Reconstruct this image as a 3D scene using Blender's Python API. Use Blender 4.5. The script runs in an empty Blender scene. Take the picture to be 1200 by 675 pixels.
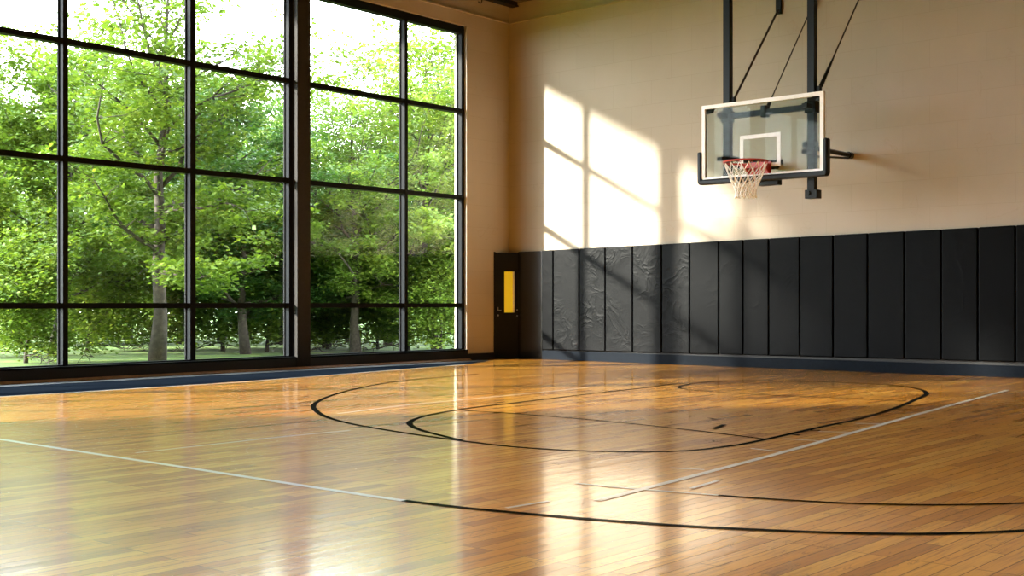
import bpy, bmesh, math, random
import numpy as np
from mathutils import Vector

C = bpy.context.scene.collection
S = bpy.context.scene
R = math.radians

# ------------------------------------------------------------------ camera
cd = bpy.data.cameras.new('camera')
cam = bpy.data.objects.new('camera', cd)
C.objects.link(cam)
cd.sensor_width = 36.0
cd.lens = 1409.3 / 1200 * 36.0
cd.shift_y = 18.7 / 1200
cd.clip_end = 400
cam.location = (14.756, -16.97, 1.01)
cam.rotation_euler = (R(90), 0, R(40.866))
S.camera = cam

# ------------------------------------------------------------------ light
SUN = Vector((1.0, 1.35, -0.55))
sl = bpy.data.lights.new('sun', 'SUN')
sl.energy = 23.0
sl.color = (1.0, 0.93, 0.80)
sl.angle = R(2.0)
so = bpy.data.objects.new('sun', sl)
C.objects.link(so)
so.location = (-20, -29, 11)
so.rotation_euler = SUN.to_track_quat('-Z', 'Y').to_euler()

w = bpy.data.worlds.new('sky')
S.world = w
w.use_nodes = True
wn = w.node_tree
bg = wn.nodes['Background']
tc = wn.nodes.new('ShaderNodeTexCoord')
sx = wn.nodes.new('ShaderNodeSeparateXYZ')
wr = wn.nodes.new('ShaderNodeValToRGB')
wn.links.new(tc.outputs['Generated'], sx.inputs[0])
wn.links.new(sx.outputs['Z'], wr.inputs[0])
wr.color_ramp.elements[0].color = (0.97, 0.985, 1.0, 1)
wr.color_ramp.elements[1].position = 0.7
wr.color_ramp.elements[1].color = (0.78, 0.90, 1.0, 1)
wn.links.new(wr.outputs[0], bg.inputs[0])
bg.inputs[1].default_value = 18.0

vs = S.view_settings
S.display_settings.display_device = 'sRGB'
vs.view_transform = 'Standard'
vs.look = 'None'
vs.exposure = 0.0
vs.gamma = 1.0
vs.use_curve_mapping = False
cy = S.cycles
cy.use_denoising = True
cy.max_bounces = 10
cy.diffuse_bounces = 6
cy.glossy_bounces = 5
cy.transparent_max_bounces = 16
cy.transmission_bounces = 8
cy.sample_clamp_indirect = 8.0
cy.caustics_reflective = False
cy.caustics_refractive = False


# ------------------------------------------------------------------ helpers
class MB:
    """collects boxes, tubes and faces, then links them as one mesh object"""

    def __init__(self):
        self.v, self.f = [], []

    def face(self, pts):
        n = len(self.v)
        self.v += [tuple(p) for p in pts]
        self.f.append(tuple(range(n, n + len(pts))))
        return self

    def box(self, x0, x1, y0, y1, z0, z1):
        n = len(self.v)
        self.v += [(x0, y0, z0), (x1, y0, z0), (x1, y1, z0), (x0, y1, z0),
                   (x0, y0, z1), (x1, y0, z1), (x1, y1, z1), (x0, y1, z1)]
        self.f += [tuple(n + i for i in q) for q in
                   ((0, 3, 2, 1), (4, 5, 6, 7), (0, 1, 5, 4), (1, 2, 6, 5), (2, 3, 7, 6), (3, 0, 4, 7))]
        return self

    def prism(self, poly, axis, a, b):
        """poly of 2-D points swept along an axis from a to b"""
        def mk(p, t):
            return {'x': (t, p[0], p[1]), 'y': (p[0], t, p[1]), 'z': (p[0], p[1], t)}[axis]
        n = len(self.v)
        k = len(poly)
        self.v += [mk(p, a) for p in poly] + [mk(p, b) for p in poly]
        self.f.append(tuple(range(n + k - 1, n - 1, -1)))
        self.f.append(tuple(range(n + k, n + 2 * k)))
        for i in range(k):
            j = (i + 1) % k
            self.f.append((n + i, n + j, n + k + j, n + k + i))
        return self

    def path(self, pts, rad, sides=8, closed=False, cap=True):
        pts = [Vector(p) for p in pts]
        m = len(pts)
        rads = rad if isinstance(rad, (list, tuple)) else [rad] * m
        n = len(self.v)
        up = None
        for i, p in enumerate(pts):
            if closed:
                t = pts[(i + 1) % m] - pts[i - 1]
            else:
                t = pts[min(i + 1, m - 1)] - pts[max(i - 1, 0)]
            t.normalize()
            if up is None:
                up = Vector((0, 0, 1)) if abs(t.z) < 0.9 else Vector((1, 0, 0))
            a = t.cross(up)
            if a.length < 1e-4:
                a = t.cross(Vector((0.3, 1, 0.1)))
            a.normalize()
            b = a.cross(t)
            up = b
            for s in range(sides):
                th = 2 * math.pi * s / sides
                self.v.append(tuple(p + (a * math.cos(th) + b * math.sin(th)) * rads[i]))
        for i in range(m if closed else m - 1):
            for s in range(sides):
                s2 = (s + 1) % sides
                i2 = (i + 1) % m
                self.f.append((n + i * sides + s, n + i * sides + s2, n + i2 * sides + s2, n + i2 * sides + s))
        if cap and not closed:
            self.f.append(tuple(n + s for s in range(sides - 1, -1, -1)))
            self.f.append(tuple(n + (m - 1) * sides + s for s in range(sides)))
        return self

    def build(self, name, mat, parent=None, smooth=False, bevel=0.0):
        me = bpy.data.meshes.new(name)
        me.from_pydata(self.v, [], self.f)
        bm = bmesh.new()
        bm.from_mesh(me)
        bmesh.ops.recalc_face_normals(bm, faces=bm.faces)
        if bevel:
            bmesh.ops.bevel(bm, geom=[e for e in bm.edges], offset=bevel, segments=3, profile=0.6, affect='EDGES')
        if smooth:
            for f in bm.faces:
                f.smooth = True
        bm.to_mesh(me)
        bm.free()
        me.materials.append(mat)
        o = bpy.data.objects.new(name, me)
        C.objects.link(o)
        if parent is not None:
            o.parent = parent
        return o


def np_mesh(name, verts, faces, mat, k=4):
    me = bpy.data.meshes.new(name)
    nv, nf = len(verts), len(faces)
    me.vertices.add(nv)
    me.vertices.foreach_set('co', np.ascontiguousarray(verts, dtype=np.float32).ravel())
    me.loops.add(nf * k)
    me.loops.foreach_set('vertex_index', np.ascontiguousarray(faces, dtype=np.int32).ravel())
    me.polygons.add(nf)
    me.polygons.foreach_set('loop_start', np.arange(0, nf * k, k, dtype=np.int32))
    me.update(calc_edges=True)
    me.validate()
    me.materials.append(mat)
    return me


def tag(o, label=None, cat=None, group=None, kind=None):
    if label:
        o['label'] = label
    if cat:
        o['category'] = cat
    if group:
        o['group'] = group
    if kind:
        o['kind'] = kind
    return o


def empty(name, loc=(0, 0, 0), rz=0.0):
    o = bpy.data.objects.new(name, None)
    C.objects.link(o)
    o.location = loc
    o.rotation_euler = (0, 0, rz)
    o.empty_display_size = 0.2
    return o


def copy_tree(o, parent=None):
    c = o.copy()
    C.objects.link(c)
    if parent is not None:
        c.parent = parent
    for ch in list(o.children):
        copy_tree(ch, c)
    return c


# ------------------------------------------------------------------ materials
def mat(name, col=(0.5, 0.5, 0.5), rough=0.5, metal=0.0, spec=0.5):
    m = bpy.data.materials.new(name)
    m.use_nodes = True
    p = m.node_tree.nodes['Principled BSDF']
    p.inputs['Base Color'].default_value = (*col, 1)
    p.inputs['Roughness'].default_value = rough
    p.inputs['Metallic'].default_value = metal
    p.inputs['Specular IOR Level'].default_value = spec
    return m


class NT:
    def __init__(self, m):
        self.t = m.node_tree
        self.p = self.t.nodes.get('Principled BSDF')

    def n(self, typ, **kw):
        nd = self.t.nodes.new(typ)
        for k, v in kw.items():
            if k in nd.bl_rna.properties:
                setattr(nd, k, v)
            else:
                nd.inputs[k].default_value = v
        return nd

    def l(self, a, b):
        self.t.links.new(a, b)

    def mix(self, fac, a, b, mode='MIX'):
        nd = self.t.nodes.new('ShaderNodeMix')
        nd.data_type = 'RGBA'
        nd.blend_type = mode
        for i, val in ((0, fac), (6, a), (7, b)):
            if hasattr(val, 'is_output'):
                self.l(val, nd.inputs[i])
            elif i == 0:
                nd.inputs[0].default_value = val
            else:
                nd.inputs[i].default_value = (*val, 1)
        return nd.outputs[2]

    def ramp(self, src, stops):
        nd = self.t.nodes.new('ShaderNodeValToRGB')
        el = nd.color_ramp.elements
        while len(el) < len(stops):
            el.new(0.5)
        for e, (pos, c) in zip(el, stops):
            e.position = pos
            e.color = (*c, 1) if len(c) == 3 else c
        self.l(src, nd.inputs[0])
        return nd.outputs[0]

    def math(self, op, a, b=None):
        nd = self.t.nodes.new('ShaderNodeMath')
        nd.operation = op
        for i, val in ((0, a), (1, b)):
            if val is None:
                continue
            if hasattr(val, 'is_output'):
                self.l(val, nd.inputs[i])
            else:
                nd.inputs[i].default_value = val
        return nd.outputs[0]


# -- gym floor: narrow maple strips running along the window wall, varnished
M_floor = mat('maple_floor', rough=0.13)
t = NT(M_floor)
oc = t.n('ShaderNodeTexCoord')
mp = t.n('ShaderNodeMapping')
mp.inputs['Rotation'].default_value = (0, 0, R(90))
t.l(oc.outputs['Object'], mp.inputs[0])
br = t.n('ShaderNodeTexBrick')
br.offset = 0.37
br.offset_frequency = 3
br.inputs['Scale'].default_value = 1.0
br.inputs['Brick Width'].default_value = 0.95
br.inputs['Row Height'].default_value = 0.085
br.inputs['Mortar Size'].default_value = 0.0028
br.inputs['Mortar Smooth'].default_value = 0.2
br.inputs['Bias'].default_value = 0.0
br.inputs['Color1'].default_value = (0, 0, 0, 1)
br.inputs['Color2'].default_value = (1, 1, 1, 1)
br.inputs['Mortar'].default_value = (0.5, 0.5, 0.5, 1)
t.l(mp.outputs[0], br.inputs[0])
tone = t.ramp(br.outputs['Color'], [(0.0, (0.50, 0.185, 0.020)), (0.3, (0.74, 0.315, 0.038)), (0.75, (0.82, 0.385, 0.052)), (1.0, (0.88, 0.47, 0.085))])
mg = t.n('ShaderNodeMapping')
mg.inputs['Scale'].default_value = (60, 2.2, 1)
t.l(oc.outputs['Object'], mg.inputs[0])
gn = t.n('ShaderNodeTexNoise')
gn.inputs['Scale'].default_value = 1.0
gn.inputs['Detail'].default_value = 5
gn.inputs['Roughness'].default_value = 0.65
t.l(mg.outputs[0], gn.inputs[0])
grain = t.ramp(gn.outputs[0], [(0.28, (0.52, 0.42, 0.34)), (0.5, (0.98, 0.96, 0.94)), (0.75, (1.15, 1.14, 1.1))])
c1 = t.mix(1.0, tone, grain, 'MULTIPLY')
# mineral streaks and knots in the maple
mk = t.n('ShaderNodeMapping')
mk.inputs['Scale'].default_value = (5.0, 1.6, 1)
t.l(oc.outputs['Object'], mk.inputs[0])
kn = t.n('ShaderNodeTexNoise')
kn.inputs['Scale'].default_value = 1.7
kn.inputs['Detail'].default_value = 6
kn.inputs['Roughness'].default_value = 0.6
kn.inputs['Distortion'].default_value = 1.6
t.l(mk.outputs[0], kn.inputs[0])
knr = t.ramp(kn.outputs[0], [(0.60, (0, 0, 0)), (0.622, (1, 1, 1)), (0.636, (0, 0, 0))])
c2 = t.mix(t.math('MULTIPLY', knr, 0.65), c1, (0.11, 0.04, 0.012))
seam = br.outputs['Fac']
c3 = t.mix(t.math('MULTIPLY', seam, 0.75), c2, (0.06, 0.022, 0.007))
t.l(c3, t.p.inputs['Base Color'])
# each strip lies at a slightly different height and tilt
wn_ = t.n('ShaderNodeTexNoise')
wm = t.n('ShaderNodeMapping')
wm.inputs['Scale'].default_value = (11.8, 0.5, 1)
t.l(oc.outputs['Object'], wm.inputs[0])
t.l(wm.outputs[0], wn_.inputs[0])
wn_.inputs['Scale'].default_value = 1.0
wn_.inputs['Detail'].default_value = 2
hsum = t.math('ADD', t.math('MULTIPLY', wn_.outputs[0], 0.0011), t.math('MULTIPLY', seam, -0.0006))
bp = t.n('ShaderNodeBump')
bp.inputs['Strength'].default_value = 1.0
bp.inputs['Distance'].default_value = 1.0
t.l(hsum, bp.inputs['Height'])
t.l(bp.outputs[0], t.p.inputs['Normal'])
rg = t.ramp(gn.outputs[0], [(0.2, (0.30,) * 3), (0.8, (0.36,) * 3)])
t.p.inputs['IOR'].default_value = 1.45
t.p.inputs['Coat Weight'].default_value = 1.0
t.p.inputs['Coat Roughness'].default_value = 0.12
t.p.inputs['Coat IOR'].default_value = 1.65
t.p.inputs['Specular IOR Level'].default_value = 0.2
t.l(bp.outputs[0], t.p.inputs['Coat Normal'])
t.l(rg, t.p.inputs['Roughness'])


def line_mat(name, col, gloss=0.7, spec=0.3):
    m = mat(name, col, 0.4)
    q = NT(m)
    q.p.inputs['Coat Weight'].default_value = gloss
    q.p.inputs['Coat Roughness'].default_value = 0.15
    q.p.inputs['Specular IOR Level'].default_value = spec
    nz = q.n('ShaderNodeTexNoise')
    nz.inputs['Scale'].default_value = 14
    nz.inputs['Detail'].default_value = 4
    cc = q.ramp(nz.outputs[0], [(0.3, tuple(c * 0.8 for c in col)), (0.7, col)])
    q.l(cc, q.p.inputs['Base Color'])
    return m


M_black_line = line_mat('black_court_paint', (0.006, 0.006, 0.005), 0.1, 0.0)
M_white_line = line_mat('white_court_paint', (0.78, 0.76, 0.72))
M_border = line_mat('dark_border_paint', (0.008, 0.012, 0.019), 0.0, 0.0)

# -- painted block wall
M_wall = mat('painted_block_wall', (0.66, 0.565, 0.43), 0.62, spec=0.35)
t = NT(M_wall)
oc = t.n('ShaderNodeTexCoord')
sp = t.n('ShaderNodeSeparateXYZ')
t.l(oc.outputs['Object'], sp.inputs[0])
cb = t.n('ShaderNodeCombineXYZ')
t.l(t.math('ADD', sp.outputs[0], sp.outputs[1]), cb.inputs[0])
t.l(sp.outputs[2], cb.inputs[1])
bw = t.n('ShaderNodeTexBrick')
bw.inputs['Scale'].default_value = 1.0
bw.inputs['Brick Width'].default_value = 0.80
bw.inputs['Row Height'].default_value = 0.40
bw.inputs['Mortar Size'].default_value = 0.004
bw.inputs['Mortar Smooth'].default_value = 0.6
bw.inputs['Color1'].default_value = (0.445, 0.385, 0.31, 1)
bw.inputs['Color2'].default_value = (0.458, 0.396, 0.318, 1)
bw.inputs['Mortar'].default_value = (0.405, 0.347, 0.272, 1)
t.l(cb.outputs[0], bw.inputs[0])
nz = t.n('ShaderNodeTexNoise')
nz.inputs['Scale'].default_value = 1.1
nz.inputs['Detail'].default_value = 6
t.l(oc.outputs['Object'], nz.inputs[0])
mott = t.ramp(nz.outputs[0], [(0.3, (0.95, 0.94, 0.92)), (0.7, (1.02, 1.02, 1.02))])
cw = t.mix(1.0, bw.outputs['Color'], mott, 'MULTIPLY')
# hairline cracks
cn = t.n('ShaderNodeTexNoise')
cn.inputs['Scale'].default_value = 0.9
cn.inputs['Detail'].default_value = 7
cn.inputs['Distortion'].default_value = 0.8
t.l(oc.outputs['Object'], cn.inputs[0])
cr = t.ramp(cn.outputs[0], [(0.598, (0, 0, 0)), (0.602, (1, 1, 1)), (0.606, (0, 0, 0))])
cw2 = t.mix(t.math('MULTIPLY', cr, 0.35), cw, (0.36, 0.29, 0.2))
t.l(cw2, t.p.inputs['Base Color'])
b1 = t.n('ShaderNodeBump')
b1.inputs['Strength'].default_value = 0.4
b1.inputs['Distance'].default_value = 0.01
n2 = t.n('ShaderNodeTexNoise')
n2.inputs['Scale'].default_value = 45
n2.inputs['Detail'].default_value = 4
t.l(oc.outputs['Object'], n2.inputs[0])
t.l(t.math('ADD', t.math('MULTIPLY', n2.outputs[0], 0.3), t.math('MULTIPLY', bw.outputs['Fac'], -0.7)), b1.inputs['Height'])
t.l(b1.outputs[0], t.p.inputs['Normal'])

M_ceiling = mat('ceiling_paint', (0.12, 0.09, 0.06), 0.8)
M_outer = mat('outside_render', (0.5, 0.47, 0.42), 0.8)


def fine(name, col, rough, nscale=30, amp=0.12, bump=0.0, metal=0.0):
    m = mat(name, col, rough, metal)
    q = NT(m)
    o_ = q.n('ShaderNodeTexCoord')
    z = q.n('ShaderNodeTexNoise')
    z.inputs['Scale'].default_value = nscale
    z.inputs['Detail'].default_value = 4
    q.l(o_.outputs['Object'], z.inputs[0])
    q.l(q.ramp(z.outputs[0], [(0.3, tuple(c * (1 - amp) for c in col)), (0.7, tuple(min(1, c * (1 + amp)) for c in col))]), q.p.inputs['Base Color'])
    if bump:
        b = q.n('ShaderNodeBump')
        b.inputs['Strength'].default_value = bump
        b.inputs['Distance'].default_value = 0.01
        q.l(z.outputs[0], b.inputs['Height'])
        q.l(b.outputs[0], q.p.inputs['Normal'])
    return m


M_far = fine('dark_panelled_wall', (0.13, 0.10, 0.07), 0.7)
M_frame = fine('black_anodised_frame', (0.010, 0.012, 0.015), 0.38)
M_frame.node_tree.nodes['Principled BSDF'].inputs['Specular IOR Level'].default_value = 0.04
M_pillar = fine('dark_pillar_paint', (0.028, 0.026, 0.025), 0.55)
M_pillar.node_tree.nodes['Principled BSDF'].inputs['Specular IOR Level'].default_value = 0.1
M_base = fine('black_base_paint', (0.012, 0.011, 0.010), 0.6)
M_post = fine('black_steel_tube', (0.008, 0.011, 0.015), 0.4)
M_post.node_tree.nodes['Principled BSDF'].inputs['Specular IOR Level'].default_value = 0.2
M_rod = fine('dark_brown_steel_rod', (0.018, 0.009, 0.007), 0.5)
M_edge = fine('black_edge_padding_foam', (0.010, 0.013, 0.018), 0.45)
M_edge.node_tree.nodes['Principled BSDF'].inputs['Specular IOR Level'].default_value = 0.25
M_alu = fine('white_aluminium', (0.90, 0.90, 0.92), 0.35, amp=0.04)
M_white = fine('white_board_paint', (0.82, 0.82, 0.82), 0.45)
M_red = fine('red_rim_enamel', (0.42, 0.022, 0.014), 0.35)
M_net = fine('white_net_cord', (0.93, 0.93, 0.92), 0.8, amp=0.03)
M_bead = fine('grey_metal_bead', (0.02, 0.021, 0.023), 0.5)
M_bead.node_tree.nodes['Principled BSDF'].inputs['Specular IOR Level'].default_value = 0.05
M_shoe = fine('wood_shoe_moulding', (0.34, 0.17, 0.075), 0.5, 8, 0.25)
M_kick = fine('slate_blue_base_board', (0.008, 0.011, 0.016), 0.4)
M_kick.node_tree.nodes['Principled BSDF'].inputs['Specular IOR Level'].default_value = 0.02
M_door = fine('black_door_paint', (0.007, 0.007, 0.006), 0.5)
M_door.node_tree.nodes['Principled BSDF'].inputs['Specular IOR Level'].default_value = 0.2
M_gloss = fine('glossy_black_panel', (0.012, 0.011, 0.009), 0.16)
M_chrome = fine('brushed_steel', (0.5, 0.5, 0.5), 0.3, metal=1.0)
M_bark = fine('grey_brown_bark', (0.045, 0.036, 0.028), 0.9, 12, 0.45, 0.8)


def vinyl(name, wr, spec):
    m = mat(name, (0.0026, 0.0031, 0.0038), 0.42, spec=spec)
    q = NT(m)
    o_ = q.n('ShaderNodeTexCoord')
    oi = q.n('ShaderNodeObjectInfo')
    ad = q.n('ShaderNodeVectorMath')
    q.l(o_.outputs['Object'], ad.inputs[0])
    sc = q.n('ShaderNodeVectorMath')
    sc.operation = 'SCALE'
    q.l(oi.outputs['Location'], sc.inputs[0])
    sc.inputs['Scale'].default_value = 3.7
    q.l(sc.outputs[0], ad.inputs[1])
    z = q.n('ShaderNodeTexNoise')
    z.inputs['Scale'].default_value = 2.6
    z.inputs['Detail'].default_value = 3
    z.inputs['Distortion'].default_value = 1.2
    q.l(ad.outputs[0], z.inputs[0])
    fold = q.math('ABSOLUTE', q.math('SUBTRACT', z.outputs[0], 0.5))
    f2 = q.math('POWER', q.math('SUBTRACT', 1.0, fold), 9.0)
    z2 = q.n('ShaderNodeTexNoise')
    z2.inputs['Scale'].default_value = 1.2
    q.l(ad.outputs[0], z2.inputs[0])
    msk = q.ramp(z2.outputs[0], [(0.42, (0, 0, 0)), (0.62, (1, 1, 1))])
    h = q.math('MULTIPLY', q.math('MULTIPLY', f2, msk), wr)
    fn = q.n('ShaderNodeTexNoise')
    fn.inputs['Scale'].default_value = 160
    q.l(o_.outputs['Object'], fn.inputs[0])
    hh = q.math('ADD', h, q.math('MULTIPLY', fn.outputs[0], 0.0006))
    b = q.n('ShaderNodeBump')
    b.inputs['Strength'].default_value = 1.0
    b.inputs['Distance'].default_value = 1.0
    q.l(hh, b.inputs['Height'])
    q.l(b.outputs[0], q.p.inputs['Normal'])
    return m


M_vinyl_w = vinyl('wrinkled_black_vinyl', 0.0055, 0.055)
M_vinyl = vinyl('black_vinyl', 0.002, 0.04)


def glass(name, tint, f0=0.04):
    m = bpy.data.materials.new(name)
    m.use_nodes = True
    tr = m.node_tree
    for nd in list(tr.nodes):
        if nd.type == 'BSDF_PRINCIPLED':
            tr.nodes.remove(nd)
    out = tr.nodes['Material Output']
    a = tr.nodes.new('ShaderNodeBsdfTransparent')
    a.inputs[0].default_value = (*tint, 1)
    g = tr.nodes.new('ShaderNodeBsdfGlossy')
    g.inputs['Roughness'].default_value = 0.0
    lw = tr.nodes.new('ShaderNodeLayerWeight')
    lw.inputs[0].default_value = 0.5
    pw = tr.nodes.new('ShaderNodeMath')
    pw.operation = 'POWER'
    tr.links.new(lw.outputs['Facing'], pw.inputs[0])
    pw.inputs[1].default_value = 5.0
    fr = tr.nodes.new('ShaderNodeMath')
    fr.operation = 'MULTIPLY_ADD'
    tr.links.new(pw.outputs[0], fr.inputs[0])
    fr.inputs[1].default_value = 1.0 - f0
    fr.inputs[2].default_value = f0
    mx = tr.nodes.new('ShaderNodeMixShader')
    tr.links.new(fr.outputs[0], mx.inputs[0])
    tr.links.new(a.outputs[0], mx.inputs[1])
    tr.links.new(g.outputs[0], mx.inputs[2])
    tr.links.new(mx.outputs[0], out.inputs[0])
    return m


M_glass = glass('window_glass', (0.97, 0.98, 0.975), 0.02)
M_bglass = glass('backboard_glass', (0.85, 0.905, 0.89), 0.005)

M_yellow = mat('lit_yellow_pane', (0.6, 0.42, 0.02), 0.3)
M_yellow.node_tree.nodes['Principled BSDF'].inputs['Emission Color'].default_value = (0.80, 0.52, 0.015, 1)
M_yellow.node_tree.nodes['Principled BSDF'].inputs['Emission Strength'].default_value = 0.5


def leaf_mat(name, a, b, c, trans=0.4):
    m = bpy.data.materials.new(name)
    m.use_nodes = True
    q = NT(m)
    out = q.t.nodes['Material Output']
    ge = q.n('ShaderNodeNewGeometry')
    oi = q.n('ShaderNodeObjectInfo')
    tcn = q.n('ShaderNodeTexCoord')
    nz_ = q.n('ShaderNodeTexNoise')
    nz_.inputs['Scale'].default_value = 1.3
    nz_.inputs['Detail'].default_value = 2
    q.l(tcn.outputs['Object'], nz_.inputs[0])
    v = q.math('ADD', q.math('MULTIPLY', ge.outputs['Random Per Island'], 0.35), q.math('MULTIPLY', oi.outputs['Random'], 0.2))
    v = q.math('ADD', v, q.math('MULTIPLY', q.math('SUBTRACT', nz_.outputs[0], 0.25), 0.95))
    col = q.ramp(v, [(0.05, a), (0.5, b), (0.95, c)])
    q.l(col, q.p.inputs['Base Color'])
    q.p.inputs['Roughness'].default_value = 0.5
    q.p.inputs['Specular IOR Level'].default_value = 0.35
    tl = q.n('ShaderNodeBsdfTranslucent')
    q.l(q.mix(1.0, col, (1.25, 1.2, 0.55), 'MULTIPLY'), tl.inputs[0])
    mx = q.n('ShaderNodeMixShader')
    mx.inputs[0].default_value = trans
    q.l(q.p.outputs[0], mx.inputs[1])
    q.l(tl.outputs[0], mx.inputs[2])
    q.l(mx.outputs[0], out.inputs[0])
    return m


M_leaf = leaf_mat('fresh_green_leaves', (0.055, 0.11, 0.019), (0.12, 0.20, 0.031), (0.25, 0.31, 0.055))
M_leaf2 = leaf_mat('deep_green_leaves', (0.03, 0.08, 0.024), (0.06, 0.14, 0.034), (0.12, 0.21, 0.042))

M_lawn = mat('lawn', (0.1, 0.2, 0.03), 0.9)
t = NT(M_lawn)
oc = t.n('ShaderNodeTexCoord')
nz = t.n('ShaderNodeTexNoise')
nz.inputs['Scale'].default_value = 1.5
nz.inputs['Detail'].default_value = 8
t.l(oc.outputs['Object'], nz.inputs[0])
t.l(t.ramp(nz.outputs[0], [(0.35, (0.05, 0.10, 0.018)), (0.55, (0.11, 0.20, 0.03)), (0.7, (0.2, 0.28, 0.05))]), t.p.inputs['Base Color'])

# ------------------------------------------------------------------ room shell
HEAD, CEIL = 6.0, 6.6
Y_END = -18.8           # far end of the run of windows
XR, YF = 20.0, -22.0    # the walls behind and beside the camera


def structure(o, label=None):
    o['kind'] = 'structure'
    if label:
        o['label'] = label
    return o


floor = structure(MB().box(0, XR, YF, 0, -0.12, 0).build('floor', M_floor),
                  'varnished maple strip floor of the gym')
structure(MB().box(-0.3, XR + 0.3, YF - 0.3, 0.3, CEIL, CEIL + 0.15).build('ceiling', M_ceiling))
wb = structure(MB().box(-0.3, XR + 0.3, 0, 0.3, -0.12, CEIL).build('wall_back', M_wall),
               'cream painted block wall behind the hoop')
wl = MB()
wl.box(-0.3, 0, -1.16, 0, -0.12, CEIL)
wl.box(-0.3, 0, Y_END, -1.16, HEAD, CEIL)
wl.box(-0.3, 0, YF, Y_END, -0.12, CEIL)
wl.box(-0.3, -0.08, Y_END, -1.16, -0.12, 0.165)
structure(wl.build('wall_left', M_wall), 'cream wall around the tall windows')
structure(MB().box(XR, XR + 0.3, YF, 0, -0.12, CEIL).build('wall_right', M_far))
structure(MB().box(-0.3, XR + 0.3, YF - 0.3, YF, -0.12, CEIL).build('wall_front', M_far))
# unseen roof, its overhang added to trim the top of the sun patch
structure(MB().box(-3.6, XR + 0.5, YF - 0.5, 0.5, 7.36, 7.56).box(-0.3, 0, YF, 0, CEIL + 0.15, 7.36).build('roof_sun_shade', M_outer))
structure(MB().box(0, 0.035, -22, 0, 6.235, 6.258).build('trim_1', M_wall))
structure(MB().box(0.035, XR, -0.035, 0, 6.235, 6.258).build('trim_2', M_wall))

# ------------------------------------------------------------------ windows
XF, XB, XG = -0.06, -0.19, -0.165      # frame room face, frame back, glass
SILL = 0.196


def window(name, y0, y1, mulls, label):
    """one glazed unit from y0 (far) down to y1 (near); mulls = (ya, yb) room-face spans"""
    root = structure(empty(name, (0, (y0 + y1) / 2, SILL)), label)
    oy = (y0 + y1) / 2

    def b(mb, x0, x1, ya, yb, z0, z1):
        mb.box(x0, x1, min(ya, yb) - oy, max(ya, yb) - oy, z0 - SILL, z1 - SILL)
    fr = MB()
    b(fr, XB, XF, y0, y0 - 0.07, SILL, HEAD)
    b(fr, XB, XF, y1, y1 + 0.07, SILL, HEAD)
    b(fr, XB, XF, y0 - 0.07, y1 + 0.07, HEAD - 0.135, HEAD)
    b(fr, XB, XF, y0 - 0.07, y1 + 0.07, SILL - 0.03, SILL + 0.012)
    fr.build('frame', M_frame, root)
    bays = []
    top = y0 - 0.07
    for ya, yb in mulls:
        mb = MB()
        b(mb, XB, XF, ya, yb, SILL + 0.012, HEAD - 0.135)
        mb.build('mullion', M_frame, root)
        bays.append((top, yb))
        top = ya
    bays.append((top, y1 + 0.07))
    for zc in (4.478, 2.925, 0.986):
        for ya, yb in bays:
            mb = MB()
            b(mb, XB + 0.005, XF - 0.004, ya, yb, zc - 0.037, zc + 0.037)
            mb.build('transom', M_frame, root)
    bead = MB()
    for ya, yb in bays:
        b(bead, XG - 0.012, XG + 0.012, ya, ya - 0.018, SILL + 0.012, HEAD - 0.135)
        b(bead, XG - 0.012, XG + 0.012, yb, yb + 0.018, SILL + 0.012, HEAD - 0.135)
    bead.build('glazing_bead', M_bead, root)
    gl = MB()
    for ya, yb in bays:
        zs = [SILL + 0.012, 0.949, 1.023, 2.888, 2.962, 4.441, 4.515, HEAD - 0.135]
        for k in range(0, 8, 2):
            b(gl, XG - 0.004, XG + 0.004, ya - 0.018, yb + 0.018, zs[k], zs[k + 1])
    gl.build('glass', M_glass, root)
    sl_ = MB()
    b(sl_, XF - 0.02, 0.035, y0 - 0.0, y1, SILL - 0.03, SILL - 0.005)
    sl_.build('sill', M_frame, root, bevel=0.004)
    return root


window('window_1', -1.16, -4.80, [(-2.645, -2.57)], 'tall black framed window of eight panes nearest the corner')
window('window_2', -5.06, -12.72, [(-6.917, -6.825), (-8.872, -8.80), (-10.78, -10.70)], 'tall black framed window left of the dark pillar')
window('window_3', -12.98, Y_END, [(-14.85, -14.78), (-16.85, -16.78)], 'tall black framed window out of frame to the left')

for k, (ya, yb) in enumerate(((-5.06, -4.80), (-12.98, -12.72))):
    structure(MB().box(XB - 0.03, 0.055, ya, yb, 0.0, HEAD).build('pillar', M_pillar))
# black base box under the windows, wooden shoe moulding at its foot
sb = MB()
for ya, yb in ((-4.80, -1.16), (-12.72, -5.06), (Y_END, -12.98)):
    sb.box(-0.08, 0.03, ya, yb, 0.0, 0.166)
structure(sb.build('trim_3', M_base))
sm = MB()
sm.prism([(0.055, 0.0), (0.12, 0.0), (0.12, 0.012), (0.075, 0.035), (0.055, 0.035)], 'y', Y_END, -1.16)
structure(sm.build('trim_4', M_shoe))
structure(MB().box(0, 0.018, -1.16, -0.02, 0.0, 0.115).build('baseboard_left', M_base))
structure(MB().box(0.84, XR, -0.05, 0, 0.0, 0.165).build('baseboard_back', M_kick, bevel=0.004))

structure(MB().box(0.84, XR, -0.005, 0, 0.165, 0.24).build('trim_6', M_base))

# ------------------------------------------------------------------ floor markings
LV = [0]


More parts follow.
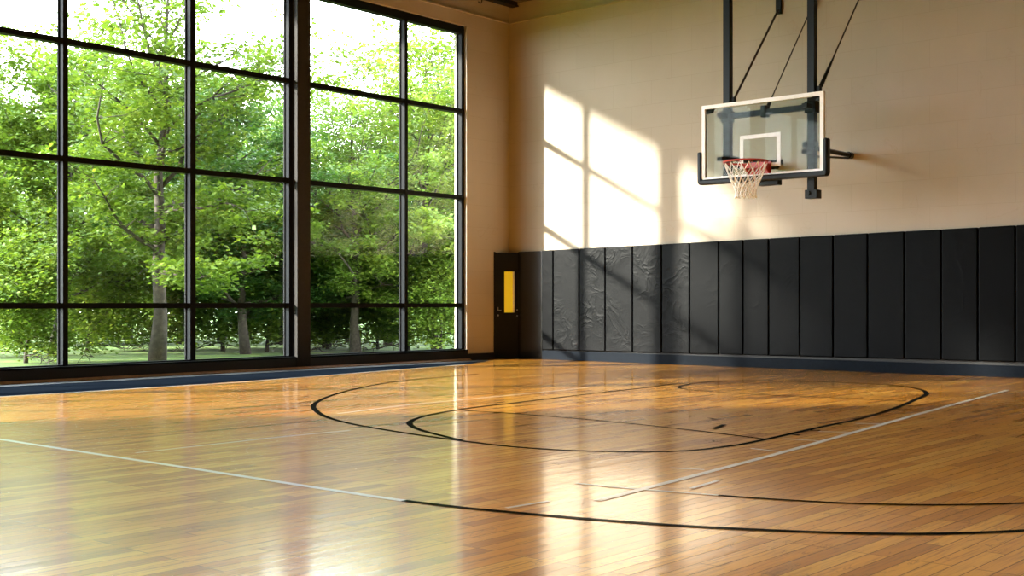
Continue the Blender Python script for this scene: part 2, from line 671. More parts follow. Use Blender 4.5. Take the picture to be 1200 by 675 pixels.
def ribbon(name, pts, wdt, m, z=0.0012):
    """painted line on the floor, a thin ribbon along a centre line"""
    P = [Vector((x, y, 0)) for x, y in pts]
    # Catmull-Rom refine
    Q = []
    for i in range(len(P) - 1):
        a, b_, c_, d = P[max(i - 1, 0)], P[i], P[i + 1], P[min(i + 2, len(P) - 1)]
        nseg = max(1, int((c_ - b_).length / 0.12))
        for s in range(nseg):
            u = s / nseg
            Q.append(0.5 * ((2 * b_) + (c_ - a) * u + (2 * a - 5 * b_ + 4 * c_ - d) * u * u + (3 * b_ - a - 3 * c_ + d) * u ** 3))
    Q.append(P[-1])
    LV[0] += 1
    z = z + 0.00015 * LV[0]
    mb = MB()
    n = len(Q)
    for i, q in enumerate(Q):
        tg = (Q[min(i + 1, n - 1)] - Q[max(i - 1, 0)]).normalized()
        nr = Vector((-tg.y, tg.x, 0)) * (wdt / 2)
        mb.v += [(q.x + nr.x, q.y + nr.y, z), (q.x - nr.x, q.y - nr.y, z)]
    for i in range(n - 1):
        mb.f.append((2 * i, 2 * i + 1, 2 * i + 3, 2 * i + 2))
    o = mb.build(name, m, floor)
    return o


bo = MB()
bo.face([(0.12, -22, 0.001), (0.45, -22, 0.001), (0.45, -1.0, 0.001), (0.12, -1.0, 0.001)])
bo.build('border_strip', M_base, floor)
bo = MB()
bo.face([(0.45, -22, 0.001), (1.95, -22, 0.001), (1.95, -9.0, 0.001), (1.74, -6.55, 0.001), (1.0, -2.2, 0.001), (0.45, -1.0, 0.001)])
bo.build('border_band', M_border, floor)
ribbon('border_line', [(1.97, -22), (1.97, -9.0), (1.76, -6.55), (1.02, -2.2)], 0.05, M_white_line)

ribbon('key_circle', [(3.07, -4.21), (3.21, -5.4), (3.36, -6.1), (3.79, -7.01), (4.31, -7.87), (4.83, -8.57), (5.42, -9.2), (6.04, -9.67), (6.57, -9.98), (7.08, -10.19), (7.53, -10.31), (8.04, -10.42), (8.45, -10.48), (8.85, -10.53), (9.19, -10.54), (9.53, -10.48), (9.81, -10.36), (10.09, -10.16), (10.27, -9.9), (10.34, -9.44), (10.32, -8.92), (10.22, -7.89), (10.14, -6.9), (9.93, -5.69), (9.66, -4.54), (9.46, -3.77), (9.15, -3.14), (8.73, -2.68), (8.33, -2.5), (7.98, -2.46), (7.54, -2.53), (7.04, -2.73), (6.72, -3.0), (6.52, -3.35), (6.48, -3.65), (6.55, -4.1), (6.72, -4.58), (7.04, -4.88), (7.62, -5.01), (8.18, -5.02), (8.75, -4.94), (9.67, -4.83)], 0.055, M_black_line)
ribbon('lane_curve', [(6.37, -4.16), (6.49, -5.07), (6.56, -6.02), (6.66, -6.91), (6.75, -7.71), (6.79, -8.15), (6.86, -8.6), (6.99, -9.07), (7.17, -9.47), (7.39, -9.79), (7.66, -10.02), (7.96, -10.2), (8.28, -10.34), (8.64, -10.48)], 0.055, M_black_line)
ribbon('free_throw_line', [(6.93, -8.66), (7.41, -8.6), (8.01, -8.58), (8.48, -8.6), (9.07, -8.67), (9.73, -8.8), (10.3, -8.94)], 0.04, M_black_line)
ribbon('thin_white_line', [(6.31, -9.66), (6.11, -8.54), (6.04, -6.89), (5.94, -5.36)], 0.025, M_white_line)
ribbon('thin_white_line', [(7.5, -12.48), (7.48, -11.84), (7.46, -11.21), (7.5, -10.56)], 0.02, M_white_line)
ribbon('three_point_line_glare', [(1.97, -12.69), (6.0, -12.69), (8.22, -12.68), (9.9, -12.68), (10.34, -12.67)], 0.05, M_white_line)  # white stands in for window glare on a dark line
ribbon('three_point_arc', [(10.3, -12.67), (10.66, -12.63), (10.98, -12.56), (11.37, -12.46), (11.76, -12.33), (12.11, -12.17), (12.44, -11.98), (12.72, -11.75), (12.98, -11.43), (13.3, -10.9), (13.6, -10.1), (13.75, -9)], 0.05, M_black_line)
ribbon('second_arc', [(10.6, -11.62), (10.96, -11.57), (11.24, -11.51), (11.45, -11.46)], 0.035, M_white_line)
ribbon('second_arc', [(11.43, -11.465), (11.69, -11.4), (12.09, -11.24), (12.43, -11.0), (12.73, -10.67), (13.0, -10.2), (13.2, -9.5)], 0.035, M_black_line)
ribbon('sideline', [(11.05, -12.02), (11.01, -11.57), (10.83, -9.84), (10.61, -8.08), (10.28, -5.51), (9.94, -2.56)], 0.05, M_white_line)


for seg in [[(10.37, -8.2), (10.6, -8.08)], [(10.31, -7.4), (10.48, -7.3)], [(10.4, -8.85), (10.67, -8.8)], [(10.53, -9.54), (10.8, -9.57)], [(10.85, -12.5), (10.88, -12.2)], [(10.66, -10.75), (10.86, -10.68)], [(11.2, -11.36), (11.16, -11.02)]]:
    ribbon('white_tick', seg, 0.03, M_white_line)
for seg in [[(9.93, -5.88), (10.02, -5.8)], [(9.9, -5.4), (9.98, -5.39)], [(10.11, -7.02), (10.19, -6.99)], [(10.18, -7.61), (10.27, -7.58)], [(10.28, -8.17), (10.35, -8.13)], [(10.31, -8.54), (10.39, -8.55)], [(9.64, -8.57), (9.53, -8.22)], [(9.13, -7.82), (9.25, -7.87)]]:
    ribbon('lane_mark', seg, 0.045, M_black_line)


# ------------------------------------------------------------------ door in the corner
def seg_box(mb, a, b, t0, t1, d0, d1, z0, z1):
    """box along the line a-b between fractions t0..t1, from depth d0 to d1 off its face"""
    A, B = Vector(a), Vector(b)
    u = (B - A)
    nrm = Vector((u.y, -u.x)).normalized()      # towards the room
    p = [A + u * t0 + nrm * d0, A + u * t1 + nrm * d0, A + u * t1 + nrm * d1, A + u * t0 + nrm * d1]
    n = len(mb.v)
    mb.v += [(q.x, q.y, z0) for q in p] + [(q.x, q.y, z1) for q in p]
    mb.f += [tuple(n + i for i in q) for q in ((0, 3, 2, 1), (4, 5, 6, 7), (0, 1, 5, 4), (1, 2, 6, 5), (2, 3, 7, 6), (3, 0, 4, 7))]
    return mb


DA, DB = (0.0, -0.43), (0.255, -0.01)
door = structure(empty('door_1', (0, 0, 0)), 'black door with a tall yellow window slot in the corner')
lf = MB()
seg_box(lf, DA, DB, 0.06, 0.42, -0.04, 0.0, 0.015, 1.955)
seg_box(lf, DA, DB, 0.82, 1.0, -0.04, 0.0, 0.015, 1.955)
seg_box(lf, DA, DB, 0.42, 0.82, -0.04, 0.0, 0.015, 0.85)
seg_box(lf, DA, DB, 0.42, 0.82, -0.04, 0.0, 1.61, 1.955)
leaf_o = lf.build('door_leaf', M_door, door)
seg_box(MB(), DA, DB, 0.42, 0.76, -0.03, -0.02, 0.85, 1.61).build('window_pane', M_yellow, leaf_o)
seg_box(MB(), DA, DB, 0.76, 0.82, -0.035, -0.004, 0.85, 1.61).build('glazing_bead', M_alu, leaf_o)  # white strip coloured in for the lit reveal of the slot
seg_box(MB(), DA, DB, 0.0, 0.06, -0.04, 0.012, 0.0, 1.97).build('door_jamb', M_door, door)
hd = MB()
seg_box(hd, DA, DB, 0.14, 0.17, 0.0, 0.03, 0.88, 0.95)
seg_box(hd, DA, DB, 0.14, 0.27, 0.03, 0.042, 0.885, 0.90)
hd.build('handle', M_chrome, leaf_o)
A_, B_ = Vector(DA), Vector(DB)
u_ = B_ - A_
nn = Vector((u_.y, -u_.x)).normalized()
for nm, fr_, z_, rr in (('lock_cylinder', 0.165, 0.80, 0.016), ('latch_stud', 0.92, 0.79, 0.011), ('latch_stud', 0.92, 0.90, 0.011)):
    q = A_ + u_ * fr_
    MB().path([(q.x, q.y, z_), (q.x + nn.x * 0.02, q.y + nn.y * 0.02, z_)], rr, 12).build(nm, M_chrome, leaf_o)

cp = MB().box(0.262, 0.838, -0.045, -0.001, 0.0, 1.975).build('corner_panel', M_gloss, bevel=0.008)
tag(cp, 'glossy smooth black panel between the corner door and the wall pads', 'panel')

# ------------------------------------------------------------------ wall pads
PX = [0.846, 1.11, 1.703, 2.275, 2.854, 3.447, 4.0, 4.552, 4.998, 5.455, 5.99, 6.542, 7.09, 7.651, 8.19, 8.706, 9.214, 9.75, 10.3]
ORD = ['narrow black pad at the left end of the padded wall', 'first full-width wrinkled black pad, right of the narrow end pad',
       'second full-width wrinkled black pad from the door corner', 'third full-width wrinkled black pad from the door corner',
       'fourth full-width black pad from the door corner, under the window light', 'fifth full-width wrinkled black pad from the door corner',
       'sixth full-width black pad from the door corner, mostly in shadow', 'seventh full-width black pad from the door corner, a slimmer one',
       'slim black pad below the left end of the backboard', 'black wall pad below the middle of the backboard',
       'black wall pad below the right end of the backboard', 'first smooth black pad right of the hanging hoop post',
       'second smooth black pad right of the hanging hoop post', 'third smooth black pad right of the hanging hoop post',
       'fourth smooth black pad right of the hanging hoop post', 'last complete black pad before the right photo edge',
       'black wall pad cut by the right photo edge', 'black wall pad just outside the right photo edge']


def pad_top(x):
    return 1.985 + (x - 1.1) * 0.0122


def pad_bot(x):
    return 0.178 + (x - 1.1) * 0.005


for i in range(len(PX) - 1):
    a, b_ = PX[i] + 0.006, PX[i + 1] - 0.006
    cx_ = (a + b_) / 2
    hw = (b_ - a) / 2
    z0 = pad_bot(cx_)
    bm = bmesh.new()
    vs_ = []
    for (px, py, pz) in ((-hw, -0.062, pad_bot(a) - z0), (hw, -0.062, pad_bot(b_) - z0), (hw, 0, pad_bot(b_) - z0), (-hw, 0, pad_bot(a) - z0),
                         (-hw, -0.062, pad_top(a) - z0), (hw, -0.062, pad_top(b_) - z0), (hw, 0, pad_top(b_) - z0), (-hw, 0, pad_top(a) - z0)):
        vs_.append(bm.verts.new((px, py, pz)))
    for q in ((0, 3, 2, 1), (4, 5, 6, 7), (0, 1, 5, 4), (1, 2, 6, 5), (2, 3, 7, 6), (3, 0, 4, 7)):
        bm.faces.new([vs_[k] for k in q])
    front = [e for e in bm.edges if any(v.co.y < -0.01 for v in e.verts)]
    bmesh.ops.bevel(bm, geom=front, offset=0.018, segments=4, profile=0.5, affect='EDGES')
    for f in bm.faces:
        f.smooth = True
    me = bpy.data.meshes.new('wall_pad')
    bm.to_mesh(me)
    bm.free()
    me.materials.append(M_vinyl_w if 1 <= i <= 5 else M_vinyl)
    o = bpy.data.objects.new('wall_pad', me)
    C.objects.link(o)
    o.location = (cx_, -0.006, z0)
    mo = o.modifiers.new('weighted', 'WEIGHTED_NORMAL')
    tag(o, ORD[i], 'wall pad', 'black wall pads under the hoop')

# ------------------------------------------------------------------ basketball hoop
YB = -1.70          # glass front plane
YP = -1.45          # posts
hoop = empty('basketball_hoop', (6.23, YB, 2.8))
tag(hoop, 'wall and ceiling hung basketball hoop with a clear glass backboard', 'basketball hoop')
HO = Vector((6.23, YB, 2.8))


def hpart(mb, name, m, parent=hoop, smooth=False, bevel=0.0):
    mb.v = [tuple(Vector(p) - HO) for p in mb.v]
    return mb.build(name, m, parent, smooth, bevel)


bx0, bx1, bz0, bz1 = 5.262, 7.205, 2.815, 3.930
FW = 0.055
glass_o = hpart(MB().box(bx0 + 0.02, bx1 - 0.02, YB, YB + 0.012, bz0 + 0.02, bz1 - 0.02), 'backboard', M_bglass)
fr = MB()
fr.box(bx0, bx1, YB - 0.02, YB + 0.04, bz1 - FW, bz1)
fr.box(bx0, bx1, YB - 0.02, YB + 0.04, bz0, bz0 + FW)
fr.box(bx0, bx0 + FW, YB - 0.02, YB + 0.04, bz0 + FW, bz1 - FW)
fr.box(bx1 - FW, bx1, YB - 0.02, YB + 0.04, bz0 + FW, bz1 - FW)
hpart(fr, 'backboard_frame', M_alu, glass_o)
sq = MB()
sx0, sx1, sz0, sz1, sw = 5.893, 6.540, 2.955, 3.432, 0.055
sq.box(sx0, sx1, YB - 0.004, YB, sz1 - sw, sz1)
sq.box(sx0, sx1, YB - 0.004, YB, sz0, sz0 + sw)
sq.box(sx0, sx0 + sw, YB - 0.004, YB, sz0 + sw, sz1 - sw)
sq.box(sx1 - sw, sx1, YB - 0.004, YB, sz0 + sw, sz1 - sw)
hpart(sq, 'target_square', M_white, glass_o)
# clips in the glass corners
for cxx, sgn in ((bx0 + FW, 1), (bx1 - FW, -1)):
    hpart(MB().prism([(cxx, bz1 - FW), (cxx + sgn * 0.13, bz1 - FW), (cxx + sgn * 0.10, bz1 - FW - 0.055), (cxx, bz1 - FW - 0.07)], 'y', YB + 0.012, YB + 0.05), 'corner_clip', M_post, glass_o)

# soft edge padding: U-shape along the lower edge and up both sides
prof = []
pc = [(bx0 - 0.005, 3.255), (bx0 - 0.005, 2.83), (bx0 + 0.03, 2.805), (bx1 - 0.03, 2.805), (bx1 + 0.005, 2.83), (bx1 + 0.005, 3.285)]
ep = MB()
ep.prism([(5.195, 3.25), (5.195, 2.80), (5.225, 2.762), (7.235, 2.762), (7.265, 2.80), (7.265, 3.285), (7.20, 3.285), (7.20, 2.84), (5.265, 2.84), (5.265, 3.25)], 'y', YB - 0.045, YB + 0.075)
po = hpart(ep, 'edge_padding', M_edge, hoop)
bv = po.modifiers.new('round', 'BEVEL')
bv.width = 0.022
bv.segments = 3
bv.limit_method = 'ANGLE'
bv.angle_limit = R(35)

# rim, bracket and net
RC = Vector((6.215, -2.10, 3.00))
RR = 0.305
ring = MB().path([(RC.x + RR * math.cos(a), RC.y + RR * math.sin(a), RC.z) for a in [2 * math.pi * k / 56 for k in range(56)]], 0.0135, 8, closed=True)
rim = hpart(ring, 'rim', M_red, hoop, smooth=True)
bk = MB()
# folded steel bracket: face plate, tapering box and gussets
bk.box(6.03, 6.40, YB - 0.025, YB - 0.004, 2.86, 3.03)
bk.prism([(6.09, -1.725), (6.35, -1.725), (6.39, -1.85), (6.05, -1.85)], 'z', 2.975, 3.0)
for gx in (6.055, 6.375):
    n0 = len(bk.v)
    bk.prism([(-1.725, 2.86), (-1.725, 2.99), (-1.86, 2.995), (-1.88, 2.97)], 'x', gx - 0.008, gx + 0.008)
bk.box(6.03, 6.40, -1.86, -1.838, 2.94, 3.006)
hpart(bk, 'rim_bracket', M_red, rim)
NS = 12
for k in range(NS):
    a = 2 * math.pi * (k + 0.5) / NS
    c = Vector((RC.x + RR * math.cos(a), RC.y + RR * math.sin(a), RC.z - 0.013))
    tt = Vector((-math.sin(a), math.cos(a), 0))
    hk = MB().path([c - tt * 0.018, c - tt * 0.012 + Vector((0, 0, -0.018)), c + tt * 0.012 + Vector((0, 0, -0.018)), c + tt * 0.018], 0.004, 5)
    hpart(hk, 'net_hook', M_red, rim)
net = MB()
levels = [(2.975, 0.298), (2.86, 0.255), (2.76, 0.215), (2.685, 0.178), (2.625, 0.152), (2.56, 0.140), (2.495, 0.152)]
NK = 14
for L in range(len(levels) - 1):
    z0, r0 = levels[L]
    z1, r1 = levels[L + 1]
    for k in range(NK):
        a0 = 2 * math.pi * (k + 0.5 * (L % 2)) / NK
        for d in (-0.5, 0.5):
            a1 = a0 + 2 * math.pi * d / NK
            am = (a0 + a1) / 2
            rm = (r0 + r1) / 2 - 0.004
            net.path([(RC.x + r0 * math.cos(a0), RC.y + r0 * math.sin(a0), z0),
                      (RC.x + rm * math.cos(am), RC.y + rm * math.sin(am), (z0 + z1) / 2 - 0.004),
                      (RC.x + r1 * math.cos(a1), RC.y + r1 * math.sin(a1), z1)], 0.0062 if L < 2 else 0.0075, 5)
hpart(net, 'net', M_net, rim)

# steel structure behind the board
PL, PR = 5.545, 6.90
for px_, zb in ((PL, 2.80), (PR, 2.53)):
    hpart(MB().box(px_ - 0.055, px_ + 0.055, YP - 0.05, YP + 0.05, zb, CEIL), 'hanging_post', M_post, hoop, bevel=0.006)
hpart(MB().box(PL + 0.055, PR - 0.055, YP - 0.05, YP + 0.03, 3.735, 3.815), 'crossbar', M_post, hoop, bevel=0.006)
for px_ in (PL, PR):
    hpart(MB().box(px_ - 0.085, px_ + 0.085, YP - 0.075, YP + 0.055, 3.69, 3.85), 'clamp_block', M_post, hoop, bevel=0.01)
    hpart(MB().box(px_ - 0.04, px_ + 0.04, YB + 0.012, YP - 0.05, 3.74, 3.80), 'standoff', M_post, hoop)
    hpart(MB().box(px_ - 0.04, px_ + 0.04, YB + 0.012, YP - 0.05, 3.10, 3.16), 'standoff', M_post, hoop)
# end bracket at the foot of the right post
fb = MB()
fb.box(PR - 0.085, PR + 0.095, YP - 0.06, YP + 0.09, 2.49, 2.61)
fb.path([(PR - 0.03, YP - 0.06, 2.56), (PR - 0.03, YP - 0.09, 2.56)], 0.035, 12)
hpart(fb, 'post_foot_bracket', M_post, hoop, bevel=0.004)
# rim mounting block and shock box behind the lower edge
hpart(MB().box(6.14, 6.46, YB + 0.08, YB + 0.20, 2.70, 2.785), 'rim_mount_block', M_post, hoop, bevel=0.02)
hpart(MB().box(6.05, 6.55, YB + 0.014, YB + 0.06, 2.98, 3.05), 'rim_backing_plate', M_post, hoop, bevel=0.006)
# struts to the wall
for sx_, sz_ in ((5.56, 3.17), (6.80, 3.235)):
    st = MB()
    st.path([(sx_, YP + 0.05, sz_), (sx_, -0.03, sz_)], 0.036, 12)
    st.path([(sx_, -0.10, sz_), (sx_, -0.001, sz_)], 0.052, 12)
    strut = hpart(st, 'wall_strut', M_post, hoop, smooth=False)
    hpart(MB().path([(sx_, YP + 0.05, sz_ - 0.135), (sx_, -0.08, sz_ - 0.045)], 0.015, 8), 'strut_brace', M_post, strut)
for ka, kb_, kr in ((PR - 0.12, PR - 0.05, 0.05), (PR + 0.05, PR + 0.085, 0.045)):
    hpart(MB().path([(ka, YP - 0.02, 3.25), (kb_, YP - 0.02, 3.25)], kr, 12), 'clamp_knob', M_post, hoop)
# stay rods going up to plates on the wall
for (x0, z0, x1, z1, rr, tb) in ((5.62, 4.02, 5.61, 5.62, 0.017, 0.0), (6.165, 3.83, 6.205, 5.62, 0.009, 0.12), (7.0, 4.04, 6.97, 5.62, 0.011, 0.30)):
    A3, B3 = Vector((x0, YP + 0.04, z0)), Vector((x1, -0.03, z1))
    rod = hpart(MB().path([A3, B3], rr, 8), 'stay_rod', M_rod, hoop)
    d3 = B3 - A3
    if tb:
        hpart(MB().path([A3 + d3 * 0.02, A3 + d3 * tb * 0.6, A3 + d3 * tb], [0.03, 0.024, 0.012], 10), 'turnbuckle', M_post, rod)
    hpart(MB().box(x1 - 0.045, x1 + 0.045, -0.05, -0.001, 5.54, 5.95), 'wall_plate', M_post, rod, bevel=0.008)
for x0 in (5.62, 6.985):
    hpart(MB().box(x0 - 0.035, x0 + 0.035, YP - 0.01, YP + 0.06, 3.98, 4.06), 'rod_lug', M_post, hoop, bevel=0.008)
hpart(MB().box(6.12, 6.21, YP - 0.07, YP + 0.05, 3.70, 3.87), 'rod_clamp', M_post, hoop, bevel=0.012)

# ------------------------------------------------------------------ unseen fill lights added overhead to brighten the floor
def make_fill_light():
    r = empty('floor_fill_light')
    hb = MB()
    hb.path([(0, 0, 0.0), (0, 0, -0.12)], 0.03, 10)
    hb.path([(0, 0, -0.12), (0, 0, -0.16), (0, 0, -0.22), (0, 0, -0.24)], [0.10, 0.24, 0.30, 0.31], 24, cap=False)
    hb.build('housing', M_post, r)
    MB().path([(0, 0, -0.205), (0, 0, -0.215)], 0.28, 24).build('lens', M_fill_lens, r)
    ld = bpy.data.lights.new('fill_lamp', 'AREA')
    ld.shape = 'DISK'
    ld.size = 0.5
    ld.energy = FILL_POWER
    ld.color = (1.0, 0.86, 0.68)
    ld.spread = R(120)
    lo = bpy.data.objects.new('fill_lamp', ld)
    C.objects.link(lo)
    lo.location = (0, 0, -0.23)
    lo.parent = r
    return r


FILL_POWER = 42.0
M_fill_lens = mat('fill_light_lens', (0.8, 0.78, 0.72), 0.5)
M_fill_lens.node_tree.nodes['Principled BSDF'].inputs['Emission Color'].default_value = (1.0, 0.86, 0.68, 1)
M_fill_lens.node_tree.nodes['Principled BSDF'].inputs['Emission Strength'].default_value = 4.0
lproto = make_fill_light()
RW = ('nearest the hoop wall', 'in the middle row', 'farthest from the hoop wall')
CW = ('by the windows', 'over mid court', 'far from the windows')
for i, lx in enumerate((5.5, 11.0, 16.5)):
    for j, ly in enumerate((-5.5, -11.5, -17.5)):
        o = lproto if i == j == 0 else copy_tree(lproto)
        o.location = (lx, ly, CEIL)
        tag(o, 'added overhead fill light %s, %s' % (CW[i], RW[j]), 'ceiling light', 'added overhead fill lights')

# ------------------------------------------------------------------ bits at the ceiling corner
jo = MB().box(0.16, 0.26, -2.6, -0.06, CEIL - 0.075, CEIL)
jo.box(0.13, 0.29, -2.6, -0.06, CEIL - 0.09, CEIL - 0.07)
structure(jo.build('trim_5', M_base))
hk2 = MB().path([(0.24, -1.02, CEIL - 0.09), (0.24, -1.02, CEIL - 0.17), (0.245, -1.05, CEIL - 0.205), (0.25, -1.10, CEIL - 0.205), (0.25, -1.12, CEIL - 0.19)], 0.010, 8)
tag(hk2.build('wire_hook', M_rod, smooth=True), 'small dark wire hook hanging under the ceiling joist in the corner', 'hook')

# ------------------------------------------------------------------ outside
LZ = -0.12
structure(MB().box(-110, -0.3, -70, 110, LZ - 0.1, LZ).build('lawn', M_lawn))


def build_leaves(rng, centres, n_per, spread, size, thin=None):
    cs = np.repeat(centres, n_per, axis=0)
    cs = cs + rng.normal(0, 1, (len(cs), 3)) * np.array(spread)
    if thin:                                    # crowns grow sparser towards the top
        keep = 1.0 - 0.88 * np.clip((cs[:, 2] - thin[0]) / (thin[1] - thin[0]), 0, 1)
        cs = cs[rng.uniform(0, 1, len(cs)) < keep]
    N = len(cs)
    az = rng.uniform(0, 2 * np.pi, N)
    u = np.stack([np.cos(az), np.sin(az), rng.normal(-0.25, 0.3, N)], 1)
    u /= np.linalg.norm(u, axis=1)[:, None]
    nrm = np.stack([rng.normal(0, 0.38, N), rng.normal(0, 0.38, N), np.ones(N)], 1)
    v = np.cross(nrm, u)
    v /= np.linalg.norm(v, axis=1)[:, None]
    wv = np.cross(u, v)
    L = (size * rng.uniform(0.7, 1.25, N))[:, None]
    V = np.empty((N, 4, 3))
    V[:, 0] = cs - u * L * 0.5
    V[:, 1] = cs + v * L * 0.36 + wv * L * 0.08
    V[:, 2] = cs + u * L * 0.55
    V[:, 3] = cs - v * L * 0.36 + wv * L * 0.08
    return V.reshape(-1, 3), np.arange(4 * N).reshape(-1, 4)


def tree_meshes(seed, H, cr, base, nb, leaf_n, m_leaf, leaf=0.15, r0=0.16, lean=0.0, thin=(4.0, 8.2)):
    rng = np.random.default_rng(seed)
    wood = MB()
    # trunk
    npt = 9
    tp = []
    off = np.zeros(2)
    for i in range(npt):
        f = i / (npt - 1)
        off = off + rng.normal(0, 0.10, 2) * (H / 9)
        tp.append(Vector((off[0] + lean * f * H, off[1], f * H * 0.93)))
    wood.path(tp, [r0 * (1.25 if i == 0 else 1.0) * (1 - 0.86 * i / (npt - 1)) for i in range(npt)], 8)

    def at(f):
        g = min(max(f, 0), 0.999) * (npt - 1)
        i = int(g)
        return tp[i].lerp(tp[i + 1], g - i)
    cent = []
    for b in range(nb):
        f = base + (0.97 - base) * ((b + rng.uniform(0, 0.8)) / nb)
        prof = math.sin(math.pi * min(1, 0.22 + 0.78 * (f - base) / (1 - base))) ** 0.7
        Lb = cr * (0.35 + 0.75 * prof) * rng.uniform(0.75, 1.1)
        az = b * 2.399 + rng.normal(0, 0.3)
        el = rng.uniform(0.15, 0.5) + 0.6 * (f - base) / (1 - base)
        d = Vector((math.cos(az) * math.cos(el), math.sin(az) * math.cos(el), math.sin(el)))
        p = at(f)
        rb = r0 * (1 - 0.86 * f) * 0.52
        pts, rr = [p], [rb]
        ns = 6
        for s in range(ns):
            d = (d + Vector(rng.normal(0, 0.17, 3)) + Vector((0, 0, 0.03))).normalized()
            p = p + d * (Lb / ns)
            pts.append(p)
            rr.append(rb * (1 - 0.85 * (s + 1) / ns))
        wood.path(pts, rr, 5)
        for s in range(1, ns + 1):
            for k in range(2):
                dd = (d + Vector(rng.normal(0, 0.75, 3))).normalized()
                dd.z = dd.z * 0.6 + 0.05
                l2 = Lb * rng.uniform(0.16, 0.36)
                e = pts[s] + dd * l2
                mid = pts[s] + dd * l2 * 0.5 + Vector(rng.normal(0, 0.05, 3))
                wood.path([pts[s], mid, e], [max(rr[s] * 0.55, 0.008), 0.008, 0.004], 3, cap=False)
                cent.append(e[:])
                if k == 0:
                    e2 = mid + Vector(rng.normal(0, 0.22, 3))
                    cent.append(e2[:])
    cent = np.array(cent)
    cent = cent[cent[:, 2] > 0.25]
    per = max(1, int(leaf_n / len(cent)))
    V, F = build_leaves(rng, cent, per, (0.22, 0.22, 0.085), leaf, thin)
    wm = bpy.data.meshes.new('trunk')
    wm.from_pydata(wood.v, [], wood.f)
    for pl in wm.polygons:
        pl.use_smooth = True
    wm.materials.append(M_bark)
    return wm, np_mesh('foliage', V, F, m_leaf)


PROT = [
    tree_meshes(11, 8.6, 3.3, 0.22, 26, 48000, M_leaf, 0.125, 0.165),
    tree_meshes(23, 7.6, 2.9, 0.18, 24, 40000, M_leaf, 0.12, 0.13),
    tree_meshes(37, 8.0, 3.0, 0.12, 26, 46000, M_leaf2, 0.12, 0.14),
    tree_meshes(51, 7.0, 2.5, 0.30, 20, 17000, M_leaf, 0.12, 0.11),
    tree_meshes(83, 13.0, 2.5, 0.66, 26, 26000, M_leaf, 0.17, 0.17, thin=None),
    tree_meshes(68, 2.0, 1.25, 0.05, 16, 14000, M_leaf, 0.095, 0.04),
]
CAMX, CAMY, AZ = 14.756, -16.97, R(40.866)


def ground_at(px, D):
    """the spot on the lawn seen at photo column px, D metres ahead"""
    l_ = (px - 600) / 1409.3 * D
    return (CAMX - math.sin(AZ) * D + math.cos(AZ) * l_, CAMY + math.cos(AZ) * D + math.sin(AZ) * l_)


def tree(k, px, D, sc, rz, label, group, name='deciduous_tree', cat='tree', sz=1.0):
    x, y = ground_at(px, D)
    r = empty(name, (x, y, LZ), rz)
    r.scale = (sc, sc, sc * sz)
    for nm, me in zip(('trunk', 'foliage'), PROT[k]):
        o = bpy.data.objects.new(nm, me)
        C.objects.link(o)
        o.parent = r
    return tag(r, label, cat, group)


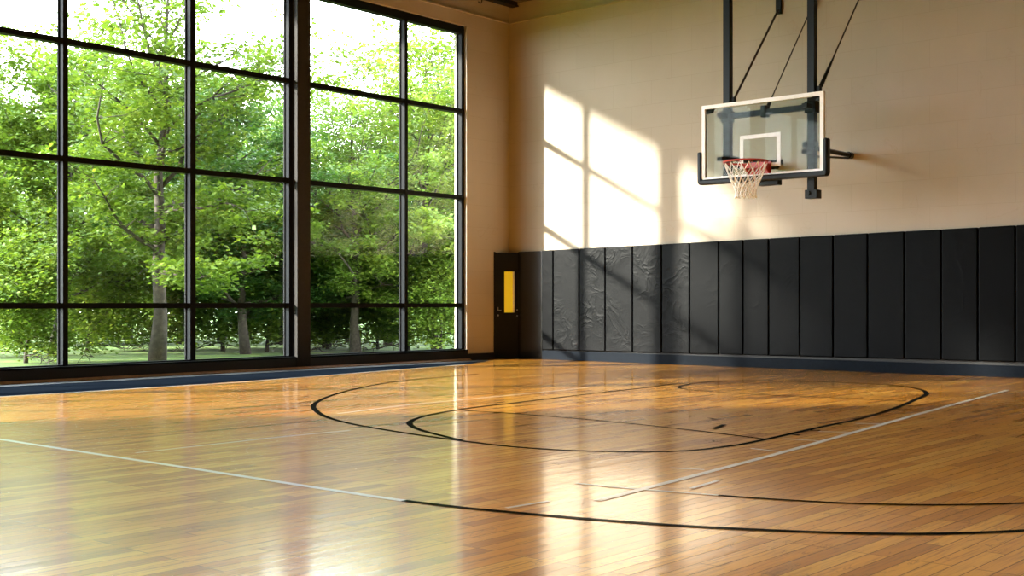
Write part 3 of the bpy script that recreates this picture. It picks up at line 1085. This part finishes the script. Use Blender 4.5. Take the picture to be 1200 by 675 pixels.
G1 = 'nearer trees outside the windows'
tree(0, 180, 23.8, 0.92, 0.4, 'tallest near tree, thick bare trunk centred in the second window bay', G1)
tree(1, 62, 26.5, 0.90, 1.9, 'leafy green tree outside seen through the left edge bay', G1)
tree(1, -40, 25.5, 0.92, 4.0, 'green tree outside cut by the left photo edge', G1)
tree(2, 285, 27.0, 0.80, 2.2, 'deep green tree outside in the bay left of the dark pillar', G1)
tree(0, 420, 27.5, 0.68, 3.3, 'green tree with forked trunk outside just right of the dark pillar', G1)
tree(1, 512, 28.5, 0.86, 5.1, 'pale green tree outside in the narrow bay nearest the corner', G1)
G2 = 'trees of the wood behind the nearer trees'
for (k, px, D, sc, rz, lb) in (
        (2, -90, 33, 0.90, 0.3, 'deep green wood tree out of frame beyond the left photo edge'),
        (2, 20, 35, 0.92, 1.1, 'deep green wood tree behind the bush in the left edge bay'),
        (1, 108, 32, 0.96, 2.7, 'bright green wood tree just right of the leftmost mullion'),
        (3, 150, 38, 1.32, 5.2, 'thin tall wood tree poking up left of the thick bare trunk'),
        (2, 215, 34, 0.86, 4.2, 'deep green wood tree behind the second mullion from the left'),
        (3, 262, 37, 1.18, 0.9, 'thin sparse wood tree high in the bay left of the dark pillar'),
        (1, 335, 33, 0.80, 3.7, 'bright green wood tree hidden mostly behind the dark pillar'),
        (2, 380, 31, 0.72, 1.5, 'lowest deep green wood tree just right of the dark pillar'),
        (3, 318, 42, 1.10, 2.4, 'thin far wood tree high beside the left side of the pillar'),
        (2, 455, 33, 0.74, 5.7, 'deep green wood tree left of the mullion nearest the corner'),
        (3, 452, 38, 1.34, 0.2, 'thin tall wood tree rising into the sky left of the last mullion'),
        (2, 540, 34, 0.92, 2.9, 'deep green wood tree at the right edge of the corner bay'),
        (3, 505, 37, 1.36, 4.4, 'thin tall wood tree filling the top of the corner bay'),
        (2, 600, 34, 0.95, 0.6, 'deep green wood tree out of sight behind the corner wall'),
        (2, 80, 45, 1.00, 3.0, 'far deep green tree behind the leftmost mullion'),
        (2, 180, 46, 1.00, 0.1, 'far deep green tree behind the thick bare trunk'),
        (2, 290, 46, 0.90, 2.0, 'far deep green tree in the middle of the bay left of the pillar'),
        (2, 400, 45, 0.80, 5.0, 'far deep green tree in the middle of the bay right of the pillar'),
        (2, 500, 46, 0.95, 1.0, 'far deep green tree in the corner bay'),
        (2, -20, 45, 1.02, 3.9, 'far deep green tree at the very left photo edge')):
    tree(k, px, D, sc, rz, lb, G2)
# unseen taller tree, added so its crown keeps low sun off the right-hand pads
shade_tree = empty('deciduous_tree', (-9.5, -22.6, LZ), 0.7)
for nm, me in zip(('trunk', 'foliage'), PROT[4]):
    o = bpy.data.objects.new(nm, me)
    C.objects.link(o)
    o.parent = shade_tree
tag(shade_tree, 'unseen tall slim tree added far left to shade the right wall pads', 'tree', G1)
G3 = 'bushes along the edge of the lawn'
for (px, D, sc, rz, lb) in (
        (28, 23.0, 0.95, 0.0, 'low bright bush at the foot of the left edge bay'),
        (100, 28.5, 1.0, 1.0, 'low bush just right of the leftmost mullion'),
        (-20, 25, 1.1, 2.0, 'low bush cut by the left photo edge'),
        (140, 33, 1.3, 3.0, 'bush left of the thick bare trunk, farther back'),
        (225, 30, 1.2, 4.0, 'bush behind the second mullion from the left'),
        (262, 29, 1.2, 5.0, 'bush in the left half of the bay left of the pillar'),
        (310, 28.5, 1.15, 0.5, 'bush in the right half of the bay left of the pillar'),
        (345, 30, 1.3, 1.5, 'bush hidden behind the dark pillar'),
        (385, 30, 1.0, 2.5, 'bush just right of the dark pillar'),
        (445, 30, 1.0, 3.5, 'bush left of the mullion nearest the corner'),
        (480, 29, 1.05, 4.5, 'bush just right of the mullion nearest the corner'),
        (515, 27.5, 0.9, 5.5, 'nearest low bush in the middle of the corner bay'),
        (545, 29, 1.2, 0.8, 'bush at the right edge of the corner bay'),
        (60, 33, 1.4, 1.8, 'larger bush left of the leftmost mullion, farther back'),
        (180, 36, 1.5, 2.8, 'large far bush straight behind the thick bare trunk'),
        (410, 35, 1.5, 3.8, 'large far bush in the bay right of the pillar')):
    tree(5, px, D, sc, rz, lb, G3, 'leafy_bush', 'bush')
